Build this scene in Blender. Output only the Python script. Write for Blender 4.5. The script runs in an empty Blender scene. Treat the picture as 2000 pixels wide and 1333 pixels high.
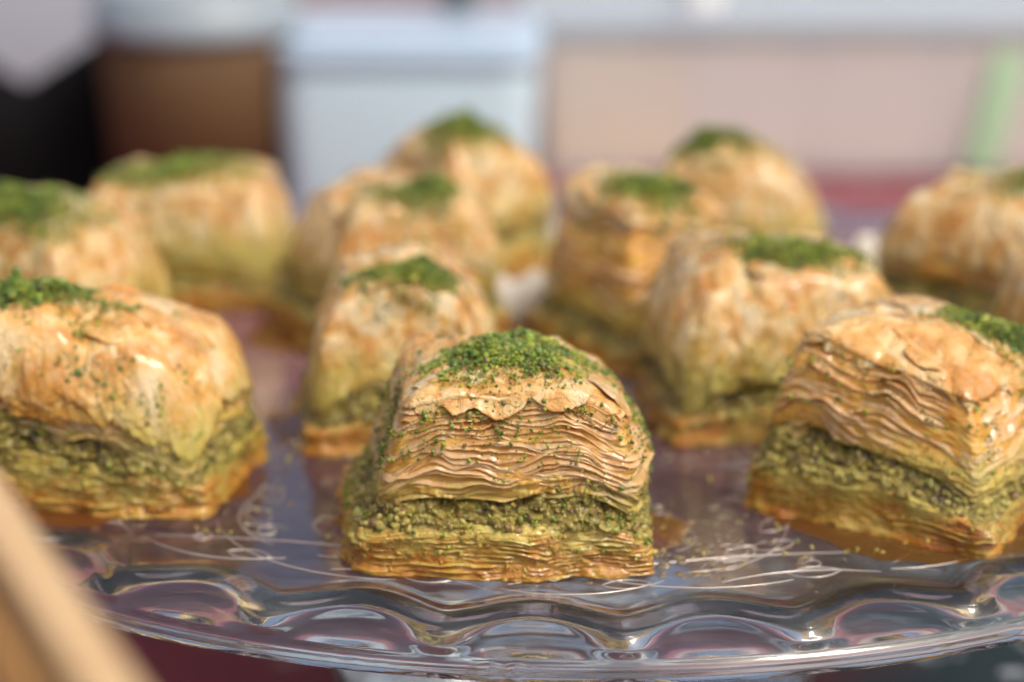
import bpy, math, random
import numpy as np

R = math.radians
S = 0.001                      # everything below is written in millimetres
scene = bpy.context.scene
col = scene.collection

# ------------------------------------------------------------------ camera
cam_d = bpy.data.cameras.new('camera')
cam = bpy.data.objects.new('camera', cam_d)
col.objects.link(cam)
cam.location = (0, 0, 122 * S)
cam.rotation_euler = (R(90 - 16.8), 0, 0)
cam_d.sensor_width = 36
cam_d.lens = 80.6
cam_d.clip_start = 0.01
cam_d.clip_end = 60
cam_d.dof.use_dof = True
cam_d.dof.focus_distance = 0.302
cam_d.dof.aperture_fstop = 9.6
scene.camera = cam

# ------------------------------------------------------------------ light
SUN_EL, SUN_AZ = 55, 132        # azimuth: degrees clockwise from +Y (away from the camera)
world = bpy.data.worlds.new('World')
scene.world = world
world.use_nodes = True
wn = world.node_tree
bg = wn.nodes['Background']
sky = wn.nodes.new('ShaderNodeTexSky')
sky.sky_type = 'NISHITA'
sky.sun_disc = False
sky.sun_elevation = R(SUN_EL)
sky.sun_rotation = R(SUN_AZ)
sky.air_density = 1.0
sky.air_density = 1.2
sky.dust_density = 10.0
sky.ozone_density = 2.0
wn.links.new(sky.outputs['Color'], bg.inputs['Color'])
bg.inputs['Strength'].default_value = 0.15
sun_d = bpy.data.lights.new('sun', 'SUN')
sun_d.energy = 1.05
sun_d.angle = R(14)
sun_d.color = (1.0, 0.97, 0.94)
sun = bpy.data.objects.new('sun', sun_d)
col.objects.link(sun)
from mathutils import Vector, Matrix
sd = Vector((math.sin(R(SUN_AZ)) * math.cos(R(SUN_EL)), math.cos(R(SUN_AZ)) * math.cos(R(SUN_EL)), math.sin(R(SUN_EL))))
sun.rotation_euler = sd.to_track_quat('Z', 'Y').to_euler()

scene.view_settings.view_transform = 'Standard'
scene.view_settings.look = 'None'
scene.view_settings.gamma = 1
scene.view_settings.exposure = 0.06
scene.render.engine = 'CYCLES'
cy = scene.cycles
cy.use_denoising = True
cy.max_bounces = 24
cy.transmission_bounces = 24
cy.transparent_max_bounces = 12
cy.diffuse_bounces = 4
cy.glossy_bounces = 16
cy.caustics_refractive = True
cy.caustics_reflective = False
cy.blur_glossy = 0.6
cy.sample_clamp_indirect = 6

# ------------------------------------------------------------------ numpy noise
def _hash(ix, iy, iz, seed):
    h = (ix.astype(np.int64) * 374761393 + iy.astype(np.int64) * 668265263 +
         iz.astype(np.int64) * 2147483647 + seed * 1274126177) & 0xFFFFFFFF
    h = ((h ^ (h >> 13)) * 1274126177) & 0xFFFFFFFF
    h = ((h ^ (h >> 16)) * 2246822519) & 0xFFFFFFFF
    return ((h ^ (h >> 15)) & 0xFFFFFF) / float(0xFFFFFF) * 2 - 1

def noise(x, y, z, seed=0):
    x, y, z = np.broadcast_arrays(np.asarray(x, float), np.asarray(y, float), np.asarray(z, float))
    fx, fy, fz = np.floor(x), np.floor(y), np.floor(z)
    u, v, w = x - fx, y - fy, z - fz
    u, v, w = u*u*(3-2*u), v*v*(3-2*v), w*w*(3-2*w)
    r = 0
    for dx in (0, 1):
        for dy in (0, 1):
            for dz in (0, 1):
                r = r + _hash(fx+dx, fy+dy, fz+dz, seed) * (u if dx else 1-u) * (v if dy else 1-v) * (w if dz else 1-w)
    return r

def fbm(x, y, z, seed=0, oct=3):
    r, a, f = 0, 1.0, 1.0
    for k in range(oct):
        r = r + a * noise(x*f, y*f, z*f, seed + k*17)
        a *= .5
        f *= 2.03
    return r / 1.6

def sst(a, b, x):
    t = np.clip((x - a) / (b - a), 0, 1)
    return t*t*(3-2*t)

# ------------------------------------------------------------------ mesh helpers
def mesh_from(name, V, F, smooth=True, flip=False):
    """V (n,3) in mm, F (m,3|4) int array -> mesh in metres"""
    me = bpy.data.meshes.new(name)
    V = np.asarray(V, np.float32) * S
    F = np.asarray(F, np.int32)
    if flip: F = np.ascontiguousarray(F[:, ::-1])
    n = F.shape[1]
    me.vertices.add(len(V))
    me.vertices.foreach_set('co', V.ravel())
    me.loops.add(F.size)
    me.loops.foreach_set('vertex_index', F.ravel())
    me.polygons.add(len(F))
    me.polygons.foreach_set('loop_start', np.arange(0, F.size, n, dtype=np.int32))
    me.polygons.foreach_set('loop_total', np.full(len(F), n, np.int32))
    me.update(calc_edges=True)
    me.polygons.foreach_set('use_smooth', np.full(len(F), smooth))
    me.update()
    return me

def grid_faces(nu, nv, wrap_u=True, wrap_v=False, base=0):
    iu = np.arange(nu if wrap_u else nu-1)
    iv = np.arange(nv if wrap_v else nv-1)
    A, B = np.meshgrid(iu, iv, indexing='ij')
    a = A*nv + B
    b = ((A+1) % nu)*nv + B
    c = ((A+1) % nu)*nv + (B+1) % nv
    d = A*nv + (B+1) % nv
    return np.stack([a, b, c, d], -1).reshape(-1, 4) + base

def link(name, me, mat, parent=None, kind=None):
    o = bpy.data.objects.new(name, me)
    col.objects.link(o)
    if mat is not None:
        me.materials.clear()
        me.materials.append(mat)
    if parent is not None:
        o.parent = parent
    if kind:
        o['kind'] = kind
    return o

def tag(o, label=None, cat=None, group=None, kind=None):
    if label: o['label'] = label
    if cat: o['category'] = cat
    if group: o['group'] = group
    if kind: o['kind'] = kind
    return o

def empty(name, x, y, z, rz=0):
    o = bpy.data.objects.new(name, None)
    o.empty_display_size = .01
    col.objects.link(o)
    o.location = (x*S, y*S, z*S)
    o.rotation_euler = (0, 0, R(rz))
    return o

def lathe(prof, n=96, rfun=None):
    """prof: list of (r,z) closed at both ends (r=0 points allowed)"""
    pr = np.array(prof, float)
    th = np.linspace(0, 2*math.pi, n, endpoint=False)
    Rr = pr[None, :, 0] * (np.ones((n, 1)) if rfun is None else rfun(th)[:, None])
    V = np.stack([Rr*np.cos(th)[:, None], Rr*np.sin(th)[:, None], np.broadcast_to(pr[None, :, 1], Rr.shape)], -1)
    return V.reshape(-1, 3), grid_faces(n, len(pr))

def tube(path, rad, n=6, squash=1.0):
    P = np.asarray(path, float)
    T = np.gradient(P, axis=0)
    T /= np.linalg.norm(T, axis=1)[:, None] + 1e-9
    up = np.array([0, 0, 1.0])
    X = np.cross(T, up); X /= np.linalg.norm(X, axis=1)[:, None] + 1e-9
    Y = np.cross(X, T)
    rad = np.broadcast_to(np.asarray(rad, float), (len(P),))
    a = np.linspace(0, 2*math.pi, n, endpoint=False)
    V = P[:, None, :] + rad[:, None, None]*(np.cos(a)[None, :, None]*X[:, None, :] + squash*np.sin(a)[None, :, None]*Y[:, None, :])
    F = grid_faces(len(P), n, wrap_u=False, wrap_v=True)
    return V.reshape(-1, 3), F

def join(parts):
    Vs, Fs, b = [], [], 0
    for V, F in parts:
        Vs.append(V); Fs.append(F + b); b += len(V)
    return np.concatenate(Vs), np.concatenate(Fs)

def rbox(w, d, h, r=2.0, taper=0.0, n=5, rc=None):
    """rounded box shell as a ring grid; base at z=0, corner radius rc, edge rounding r"""
    rc = rc or r*2
    pts = []
    for cx, cy, a0 in ((1, 1, 0), (-1, 1, 90), (-1, -1, 180), (1, -1, 270)):
        for k in range(n+1):
            a = R(a0 + 90*k/n)
            pts.append((cx*(w/2-rc), cy*(d/2-rc), math.cos(a), math.sin(a)))
    pts = np.array(pts)
    rows = [(-1, 0)]
    for k in range(n+1):
        a = R(90*k/n); rows.append((r*(1-math.sin(a)), r*(1-math.cos(a))))
    for k in range(n+1):
        a = R(90*k/n); rows.append((r*(1-math.cos(a)), h - r*(1-math.sin(a))))
    rows.append((-1, h))
    V = []
    for ins, z in rows:
        g = 1 + taper*(z/h)
        if ins < 0:
            V.append(np.stack([pts[:, 0]*0, pts[:, 1]*0, np.full(len(pts), z)], -1))
        else:
            q = rc - ins
            V.append(np.stack([(pts[:, 0] + q*pts[:, 2])*g, (pts[:, 1] + q*pts[:, 3])*g, np.full(len(pts), z)], -1))
    V = np.stack(V, 1)
    return V.reshape(-1, 3), grid_faces(V.shape[0], V.shape[1])

# ------------------------------------------------------------------ materials
class NT:
    def __init__(s, name):
        s.m = bpy.data.materials.new(name)
        s.m.use_nodes = True
        s.t = s.m.node_tree
        s.b = s.t.nodes['Principled BSDF']
        s.out = s.t.nodes['Material Output']
    def n(s, ty, **kw):
        nd = s.t.nodes.new(ty)
        for k, v in kw.items():
            setattr(nd, k, v)
        return nd
    def l(s, a, b): s.t.links.new(a, b)
    def setv(s, sock, v):
        if hasattr(v, 'is_linked') or isinstance(v, bpy.types.NodeSocket): s.l(v, sock)
        else: sock.default_value = v
    def mm(s, scale=(1, 1, 1), rnd=True):
        tc = s.n('ShaderNodeTexCoord')
        mp = s.n('ShaderNodeMapping')
        mp.inputs['Scale'].default_value = tuple(1000*k for k in scale)
        s.l(tc.outputs['Object'], mp.inputs['Vector'])
        if not rnd: return mp.outputs[0]
        oi = s.n('ShaderNodeObjectInfo')
        ad = s.n('ShaderNodeVectorMath', operation='MULTIPLY_ADD')
        ad.inputs[0].default_value = (0, 0, 0)
        s.l(oi.outputs['Random'], ad.inputs[0])
        ad.inputs[1].default_value = (91, 57, 73)
        s.l(mp.outputs[0], ad.inputs[2])
        return ad.outputs[0]
    def z(s):
        sp = s.n('ShaderNodeSeparateXYZ')
        s.l(s.mm(rnd=False), sp.inputs[0])
        return sp.outputs[2]
    def noise(s, vec, scale, detail=3, rough=.5, dist=0):
        nd = s.n('ShaderNodeTexNoise')
        nd.inputs['Scale'].default_value = scale
        nd.inputs['Detail'].default_value = detail
        nd.inputs['Roughness'].default_value = rough
        nd.inputs['Distortion'].default_value = dist
        s.l(vec, nd.inputs['Vector'])
        return nd.outputs['Fac']
    def ramp(s, fac, stops, interp='LINEAR'):
        nd = s.n('ShaderNodeValToRGB')
        cr = nd.color_ramp
        cr.interpolation = interp
        while len(cr.elements) < len(stops): cr.elements.new(.5)
        for e, (p, c) in zip(cr.elements, stops):
            e.position = p
            e.color = (*c, 1) if len(c) == 3 else c
        s.l(fac, nd.inputs[0])
        return nd.outputs[0]
    def mix(s, fac, a, b):
        nd = s.n('ShaderNodeMix', data_type='RGBA')
        s.setv(nd.inputs[0], fac)
        for i, v in ((6, a), (7, b)):
            if isinstance(v, tuple): nd.inputs[i].default_value = (*v, 1)
            else: s.l(v, nd.inputs[i])
        return nd.outputs[2]
    def rng(s, v, a, b, c=0, d=1):
        nd = s.n('ShaderNodeMapRange')
        s.l(v, nd.inputs[0])
        for i, q in enumerate((a, b, c, d)): nd.inputs[i+1].default_value = q
        return nd.outputs[0]
    def add(s, a, b, op='ADD'):
        nd = s.n('ShaderNodeMath', operation=op)
        s.setv(nd.inputs[0], a); s.setv(nd.inputs[1], b)
        return nd.outputs[0]
    def bump(s, h, dist, strength=1.0, prev=None):
        nd = s.n('ShaderNodeBump')
        nd.inputs['Strength'].default_value = strength
        nd.inputs['Distance'].default_value = dist*S
        s.l(h, nd.inputs['Height'])
        if prev is not None: s.l(prev, nd.inputs['Normal'])
        return nd.outputs[0]
    def p(s, **kw):
        for k, v in kw.items():
            k = k.replace('_', ' ')
            sock = s.b.inputs[k]
            if isinstance(v, tuple) and len(v) == 3 and sock.type == 'RGBA': v = (*v, 1)
            s.setv(sock, v)
        return s
    def translucent(s, colr, fac, nrm=None):
        tr = s.n('ShaderNodeBsdfTranslucent')
        if isinstance(colr, tuple): tr.inputs[0].default_value = (*colr, 1)
        else: s.l(colr, tr.inputs[0])
        mx = s.n('ShaderNodeMixShader')
        s.setv(mx.inputs[0], fac)
        s.l(s.b.outputs[0], mx.inputs[1]); s.l(tr.outputs[0], mx.inputs[2])
        s.l(mx.outputs[0], s.out.inputs['Surface'])

CREAM = (.84, .54, .22); GOLD = (.77, .38, .085); ORANGE = (.60, .23, .028); PALEGREEN = (.62, .55, .13)

def mat_phyllo(name, kind, near=False):
    lo, hi = (10.5, 18.5) if kind == 'crust' else (10.5, 14.5)
    m = NT(name)
    v = m.mm()
    big = m.noise(m.mm((1, 1, .8)), .12 if near else .21, 4 if near else 2.5, .5, .9) if kind == 'crust' else m.noise(m.mm((1, 1, .8)), .16, 5, .62, .7)
    o_ = {'crust': .02, 'sheet': -.03, 'edge': -.10}[kind]
    colr = m.ramp(big, [(.38+o_, ORANGE), (.45+o_, GOLD), (.53+o_, CREAM), (.66+o_, (.92, .74, .46))])
    if kind == 'crust': colr = m.mix(m.rng(m.noise(m.mm((1, 1, .6)), .55, 2, .5), .5, .68, 0, .25 if near else .6), colr, (.93, .76, .50))
    if kind == 'crust': colr = m.mix(.10, colr, (.80, .40, .09))
    if kind == 'sheet': colr = m.mix(.25, colr, (.92, .70, .34))
    if kind == 'edge': colr = m.mix(.35, colr, (.92, .74, .45))
    fine = m.noise(m.mm((.5, .5, 2.2)), 1.1, 4, .6)
    colr = m.mix(m.rng(fine, .35, .75, 0, .3), colr, (.88, .62, .26))
    # the unbrowned inner layers are paler and greener low down
    z = m.add(m.z(), m.rng(m.noise(v, .25, 2), .2, .8, -3.5, 3.5))
    colr = m.mix(m.rng(z, lo, hi, .8, 0), colr, PALEGREEN)
    spots = m.noise(v, 1.3, 3, .7)
    colr = m.mix(m.rng(spots, .62, .72, 0, .45), colr, (.42, .40, .05))
    rough = m.rng(m.noise(v, .5, 3), .3, .7, .16, .42)
    if kind == 'crust':
        n = m.bump(m.noise(m.mm((1, 1, .6)), .55, 4, .6, .8), .9 if near else 1.8, .9)
        n = m.bump(m.noise(v, 4.5, 3, .6), .16, .6, n)
        m.p(Base_Color=colr, Roughness=rough, Subsurface_Weight=.12, Subsurface_Radius=(1, .5, .2), Subsurface_Scale=.0008,
            Coat_Weight=.75, Coat_Roughness=.06, Normal=n, IOR=1.45)
        m.b.subsurface_method = 'RANDOM_WALK'
        m.translucent(colr, .06)
    else:
        n = m.bump(m.noise(m.mm((1.2, 1.2, .8)), 1.6, 4, .6), .35, .5)
        n = m.bump(m.noise(m.mm((.25, .25, 5.0)), 1.1, 3, .6), .16, .7, n)
        m.p(Base_Color=colr, Roughness=rough, Coat_Weight=1.0, Coat_Roughness=.06, Normal=n, IOR=1.45)
        m.translucent(m.mix(.6, colr, (1.0, .78, .36)), .42)
    return m.m

def mat_core():
    m = NT('syrup_soaked_pastry')
    v = m.mm()
    c = m.ramp(m.noise(v, .3, 4, .6), [(.3, (.60, .25, .03)), (.5, (.74, .40, .07)), (.72, (.80, .56, .16))])
    z = m.add(m.z(), m.rng(m.noise(v, .25, 2), .2, .8, -3, 3))
    c = m.mix(m.rng(z, 10.5, 14.5, .8, 0), c, (.56, .46, .10))
    n = m.bump(m.noise(m.mm((.5, .5, 2.5)), 1.2, 4, .6), .4, .7)
    m.p(Base_Color=c, Roughness=.28, Subsurface_Weight=.4, Subsurface_Radius=(1, .4, .12), Subsurface_Scale=.0016,
        Coat_Weight=.75, Coat_Roughness=.1, Normal=n)
    return m.m

def mat_bottom():
    m = NT('amber_soaked_layers')
    v = m.mm()
    a = m.noise(m.mm((.35, .35, 1.0)), .34, 4, .6, .5)
    c = m.ramp(a, [(.32, (.36, .11, .008)), (.44, (.50, .20, .018)), (.55, (.55, .31, .04)), (.72, (.60, .45, .11))])
    zz = m.add(m.z(), m.rng(m.noise(v, .22, 3), .2, .8, -4, 4))
    c = m.mix(m.rng(zz, 3.2, 7.0, 0, .8), c, (.62, .52, .12))
    c = m.mix(m.rng(m.noise(v, 1.5, 3, .7), .6, .75, 0, .5), c, (.40, .36, .04))
    n = m.bump(m.noise(m.mm((.45, .45, 2.2)), 1.1, 4, .6), .5, .8)
    n = m.bump(m.noise(m.mm((1, 1, 1.6)), .9, 4, .6), .6, .9, n)
    m.p(Base_Color=c, Roughness=m.rng(m.noise(v, .8, 2), .3, .7, .12, .3), Subsurface_Weight=.35, Subsurface_Radius=(1, .55, .2),
        Subsurface_Scale=.0014, Coat_Weight=.7, Coat_Roughness=.07, Normal=n)
    return m.m

def mat_filling():
    m = NT('pistachio_filling')
    v = m.mm()
    c = m.ramp(m.add(m.add(m.noise(v, .75, 5, .65, .4), .55, 'MULTIPLY'), m.add(m.noise(v, .16, 2), .45, 'MULTIPLY')), [(.40, (.06, .035, .012)), (.45, (.20, .15, .025)), (.51, (.38, .30, .05)), (.60, (.60, .50, .14))])
    n = m.bump(m.noise(v, 1.8, 5, .7), .8, 1.0)
    m.p(Base_Color=c, Roughness=.38, Subsurface_Weight=.2, Subsurface_Radius=(1, .7, .2), Subsurface_Scale=.0008,
        Coat_Weight=.6, Coat_Roughness=.06, Normal=n)
    return m.m

def mat_crumb(name, stops, coat, rough, light, dark):
    m = NT(name)
    g = m.n('ShaderNodeNewGeometry')
    c = m.ramp(g.outputs['Random Per Island'], stops)
    v = m.mm()
    c = m.mix(m.rng(m.noise(v, 3, 3), .35, .7, 0, .3), c, light)
    c = m.mix(m.rng(m.noise(v, .22, 4), .38, .56, .7, 0), c, dark)
    n = m.bump(m.noise(v, 4.0, 3, .7), .25, .9)
    m.p(Base_Color=c, Roughness=rough, Subsurface_Weight=.15, Subsurface_Radius=(.6, 1, .2), Subsurface_Scale=.0005,
        Coat_Weight=coat, Coat_Roughness=.06, Normal=n)
    return m.m

M_CRUST = mat_phyllo('phyllo_crust', 'crust')
M_CRUST_NEAR = mat_phyllo('phyllo_glazed_crust', 'crust', True)
M_SHEET = mat_phyllo('phyllo_thin_sheet', 'sheet')
M_EDGE_PALE = mat_phyllo('phyllo_dry_cut_edge', 'edge')
M_CORE = mat_core()
M_BOTTOM = mat_bottom()
M_FILL = mat_filling()
M_TOPPING = mat_crumb('ground_pistachio', [(0, (.018, .06, .008)), (.18, (.07, .17, .012)), (.38, (.17, .31, .016)), (.62, (.34, .45, .03)),
                                           (.87, (.56, .55, .09)), (.93, (.14, .05, .04)), (1, (.05, .02, .02))], .6, .38, (.46, .48, .05), (.06, .14, .012))
M_NUT = mat_crumb('filling_nut_pieces', [(0, (.12, .04, .025)), (.08, (.24, .16, .03)), (.35, (.42, .34, .055)), (.7, (.62, .52, .13)),
                                         (.84, (.26, .32, .05)), (.92, (.56, .46, .12)), (.96, (.20, .07, .04)), (1, (.16, .06, .035))], .6, .35, (.58, .48, .15), (.16, .11, .025))

M_SOAK = mat_crumb('soaked_pastry_bits', [(0, (.50, .22, .02)), (.35, (.60, .38, .05)), (.7, (.66, .54, .12)), (.93, (.50, .46, .06)), (1, (.18, .07, .03))], .9, .25,
                   (.66, .54, .16), (.44, .20, .02))

# ------------------------------------------------------------------ crumbs
def ico(sub):
    import bmesh
    bm = bmesh.new()
    bmesh.ops.create_icosphere(bm, subdivisions=sub, radius=1)
    V = np.array([v.co[:] for v in bm.verts]); F = np.array([[v.index for v in f.verts] for f in bm.faces])
    bm.free()
    return V, F
ICO1, ICO2 = ico(1), ico(2)
def crumb_templates(base, n, seed):
    V, F = base
    out = []
    for k in range(n):
        d = 1 + .55*noise(V[:, 0]*1.3, V[:, 1]*1.3, V[:, 2]*1.3+k*9.1, seed) + .45*noise(V[:, 0]*3, V[:, 1]*3, V[:, 2]*3+k*5.3, seed+5)
        out.append(V*d[:, None])
    return np.array(out), F
T_SMALL = crumb_templates(ICO1, 14, 3)
T_BIG = crumb_templates(ICO2, 14, 8)

def crumbs(pos, size, rng, tmpl):
    """pos (n,3), size (n,) -> joined mesh arrays"""
    TV, TF = tmpl
    n = len(pos)
    idx = rng.integers(0, len(TV), n)
    V = TV[idx]
    sc = size[:, None]*rng.uniform(.65, 1.3, (n, 3))
    V = V*sc[:, None, :]
    q = rng.normal(size=(n, 4)); q /= np.linalg.norm(q, axis=1)[:, None]
    w, x, y, z = q.T
    M = np.stack([1-2*(y*y+z*z), 2*(x*y-z*w), 2*(x*z+y*w), 2*(x*y+z*w), 1-2*(x*x+z*z), 2*(y*z-x*w),
                  2*(x*z-y*w), 2*(y*z+x*w), 1-2*(x*x+y*y)], -1).reshape(n, 3, 3)
    V = np.einsum('nij,nvj->nvi', M, V) + pos[:, None, :]
    nv = TV.shape[1]
    F = TF[None] + (np.arange(n)*nv)[:, None, None]
    return V.reshape(-1, 3), F.reshape(-1, 3)

# ------------------------------------------------------------------ one piece of baklava
class Piece:
    def __init__(s, x, y, rz=0, wx=20, wy=18, H=31, hb=9, hf=16, skew=0., tilt=(0, 0), seed=1, rc=2.2, dome=2.6, inset=6.0,
                 drop=None, sheets=15, res=1.0, waist=1.6, top_shift=(0, 0), patch=(0, 0, 12, 8), n_top=1500, n_side=150, n_fill=900,
                 wave=.55, edge_z=.8, fy=.6, frill=.35, front_only=False, label='', flakes=(), droop=4.5, crease=.7, gap=1.3, heap=2.0, arch=1.2, crest=0):
        s.__dict__.update(locals()); del s.__dict__['s']
        s.rng = np.random.default_rng(seed)
        if True:
            fr = np.random.default_rng(seed+500)
            s.flakes = list(flakes) if flakes else [(a, a+fr.uniform(.07, .13), fr.uniform(.3, .7), fr.uniform(.95, 1.12), fr.uniform(.6, 2.0)) for a in fr.uniform(0, 1, 5)]
            for a in fr.uniform(0, 1, 7 if res < 1.2 else 6):
                r_ = fr.uniform(.15, .85)
                s.flakes.append((a, a+fr.uniform(.03, .10), r_, r_+fr.uniform(.15, .4), fr.uniform(.05, .5)))
        a = []
        for cx, cy, a0 in ((1, -1, -90), (1, 1, 0), (-1, 1, 90), (-1, -1, 180)):
            for k in range(13):
                t = R(a0 + 90*k/12)
                a.append((cx*(wx-rc)+rc*math.cos(t), cy*(wy-rc)+rc*math.sin(t), math.cos(t), math.sin(t)))
        a.append(a[0])
        a = np.array(a)
        L = np.concatenate([[0], np.cumsum(np.hypot(*np.diff(a[:, :2], axis=0).T))])
        s.L = L[-1]
        s.bt, s.bp = L/L[-1], a
        s.root = empty('baklava_piece', x, y, 0, rz)
        tag(s.root, label, 'baklava', 'baklava pieces on the glass plate')
        s.build()
    def bnd(s, t):
        t = np.mod(t, 1)
        return [np.interp(t, s.bt, s.bp[:, k]) for k in range(4)]
    def ins(s, z):
        """inward offset of the side at height z"""
        f = np.clip((z - s.hf)/(s.H - s.hf), 0, 1.05)
        return s.waist*sst(s.hb-1, s.hf, z) + s.inset*f**s.dome
    def fi(s, i, z):
        """the long faces lean in less than the ends"""
        return i*(1-(1-s.fy)*sst(s.hf-2, s.hf+3, z))
    def warp(s, P):
        x, y, z = P[..., 0], P[..., 1], P[..., 2]
        k = sst(3, s.hf, z)
        sd = s.seed*3.7
        f = .045
        dx = noise(x*f+sd, y*f, z*f, 1)*2.6 + .5*noise(x*.13+sd, y*.13, z*.13, 2)
        dy = noise(x*f+sd, y*f, z*f, 4)*2.4 + .5*noise(x*.13+sd, y*.13, z*.13, 5)
        dz = (noise(x*.07+sd, y*.07, z*.04, 7)*1.7 + 1.0*noise(x*.15+sd, y*.15, z*.1, 8))*k
        zz = z + (s.tilt[0]*x + s.tilt[1]*y)*k + dz
        cn = np.clip(np.abs(x)/s.wx, 0, 1)**3*np.clip(np.abs(y)/s.wy, 0, 1)**3
        zz = zz - s.droop*cn*k - s.arch*np.clip((x-s.crest)/s.wx, -1.2, 1.2)**2*k
        x = x*(1-.10*cn*k); y = y*(1-.10*cn*k)
        xx = x + s.skew*y + dx + s.top_shift[0]*k
        yy = y + dy + s.top_shift[1]*k
        return np.stack([xx, yy, np.maximum(zz, .05)], -1)
    def side(s, t, z, off):
        px, py, nx, ny = s.bnd(t)
        i = s.ins(z)
        x = px*(s.wx-i)/s.wx + nx*off
        y = py*(s.wy-s.fi(i, z))/s.wy + ny*off
        return np.stack(np.broadcast_arrays(x, y, z), -1)
    def fill_disp(s, t, z):
        P = s.side(t, z, 0)
        x, y, zz = P[..., 0], P[..., 1], P[..., 2]
        q = s.seed*5.1
        d = 1.3*fbm(x*.4+q, y*.4, zz*.5, 31, 3) - .35 + 1.0*np.abs(noise(x*.9+q, y*.9, zz*1.1, 35)) + .4*np.abs(noise(x*2.4+q, y*2.4, zz*2.4, 36)) - .9*np.clip(noise(x*.5, y*.5+q, zz*.6, 37)-.1, 0, 1)
        lo_ = s.hb - .7 + 1.5*noise(x*.13+q, y*.13, 0, 131) + .7*noise(x*.5+q, y*.5, 0, 132)
        hi_ = s.hf + .4 + .9*noise(x*.11+q, y*.11, 0, 133) + .5*noise(x*.5+q, y*.5, 0, 134)
        d = d - 2.2*sst(lo_+.3, lo_-.7, zz) - 2.2*sst(hi_-.2, hi_+.6, zz)
        rec = np.clip(.7 + 1.1*noise(x*.13+q, y*.13, 0, 38), .1, 1.6)
        return d - s.gap*rec*np.exp(-((zz-(s.hf-.3-.8*noise(x*.12+q, y*.12, 0, 3)))/.7)**2) - .15
    def shell(s, name, z0, z1, dispf, mat, dz=.2, du=.22, close=(True, True), inner=7.0):
        nu = max(60, int(s.L/(du*s.res))); nv = max(8, int((z1-z0)/(dz*s.res)))
        t = np.linspace(0, 1, nu, endpoint=False)[:, None]
        z = np.linspace(z0, z1, nv)[None, :]
        d = dispf(t, z)
        P = s.side(t, z, d)
        rows = [P]
        if close[0]:
            B = P[:, :1].copy(); B[..., :2] *= .0
            rows.insert(0, B)
        if close[1]:
            T1 = P[:, -1:].copy(); T1[..., :2] *= .6
            T2 = P[:, -1:].copy(); T2[..., :2] *= 0
            rows += [T1, T2]
        P = s.warp(np.concatenate(rows, 1))
        return link(name, mesh_from(name, P.reshape(-1, 3), grid_faces(nu, P.shape[1])), mat, s.root)
    def top_z(s, rho):
        He = s.hf + (s.H-s.hf)*s.edge_z
        return He + (s.H-He)*(1-rho**2.6)
    def build(s):
        rng, q, hf, H = s.rng, s.seed*5.1, s.hf, s.H
        # --- bottom block of soaked layers
        def db(t, z):
            P = s.side(t, z, 0); x, y = P[..., 0], P[..., 1]; zz = P[..., 2]
            lay = np.abs(((zz*1.5 + 1.2*noise(x*.12+q, y*.12, zz*.2, 11)) % 1)-.5)*2
            amp = .05 + .30*np.clip(noise(x*.18+q, y*.18, zz*.3, 12)+.3, 0, 1)
            return lay*amp + .95*fbm(x*.2+q, y*.2, zz*.3, 13, 3) + .25*np.abs(noise(x*.6+q, y*.6, zz*1.1, 14)) + .12*noise(x*1.2+q, y*1.2, zz*2.6, 16) \
                + .5*sst(2.0, .3, zz)*(1+noise(x*.4+q, y*.4, 0, 15)) - .8*sst(s.hb-1.5, s.hb+.5, zz)*.5
        s.shell('bottom_pastry', .15, s.hb+.8, db, M_BOTTOM, .16, .2)
        # --- lower sheets soaked together with syrup
        if s.res < 1.2:
            nu = int(s.L/.26); t = np.linspace(0, 1, nu, endpoint=False)[:, None]
            px, py, nx, ny = s.bnd(t); qq = np.linspace(0, 1, 5)[None, :]
            for k in range(9):
                ze = .5 + (s.hb-.9)*(k+.2)/9
                W = .75*noise(px*.12+q, py*.12, k*.2, 141) + .4*noise(px*.4+q, py*.4, k*.35, 142) + .12*noise(px*1.2+q, py*1.2, k*.9, 143)
                out = .28 + .95*fbm(px*.2+q, py*.2, ze*.3, 13, 3) + .62*noise(px*.25+q, py*.25, k*.6, 145) + .25*noise(px*.9, py*.9+q, k*1.9, 146) + .3*sst(2.0, .3, ze) - .3*sst(s.hb-1.8, s.hb, ze)
                z = np.maximum(ze + W*qq*min(1, .3+k*.2) + (1-qq)*.5 - .35*qq**3, .12)
                i = 3.0*(1-qq) - out*qq
                T = np.stack(np.broadcast_arrays(px*(s.wx-i)/s.wx, py*(s.wy-i)/s.wy, z), -1)
                B = T[:, ::-1].copy(); B[..., 2] -= .09
                V = s.warp(np.concatenate([T, B], 1))
                link('soaked_sheet', mesh_from('soaked_sheet', V.reshape(-1, 3), grid_faces(nu, 10), flip=True), M_BOTTOM, s.root)
        # --- nut filling
        s.shell('nut_filling', s.hb-3.2, hf+1.8, s.fill_disp, M_FILL, .14, .16)
        # --- nut pieces that stick out of the filling
        n = s.n_fill
        n = int(n*.6); t = rng.uniform(0, 1, n); z = s.hb - 2.4 + (hf - s.hb + 3.2)*rng.beta(1.6, 1.5, n)
        P = s.side(t, z, s.fill_disp(t, z) + rng.uniform(-.7, .0, n))
        sz = .14 + 1.3*rng.beta(1.0, 8, n)
        big = sz > .3
        parts = [crumbs(s.warp(P[big]), sz[big], rng, T_BIG), crumbs(s.warp(P[~big]), sz[~big], rng, T_SMALL)]
        n2 = int(n*.22)
        t = rng.uniform(0, 1, n2); z = rng.uniform(.2, s.hb, n2)
        P = s.side(t, z, 0); x, y = P[:, 0], P[:, 1]
        o = .2 + .95*fbm(x*.2+q, y*.2, z*.3, 13, 3) + .5*sst(2.0, .3, z) + rng.uniform(-.45, .12, n2)
        kp = noise(x*.25+q, y*.25, z*.3, 151) > -.15
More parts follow.
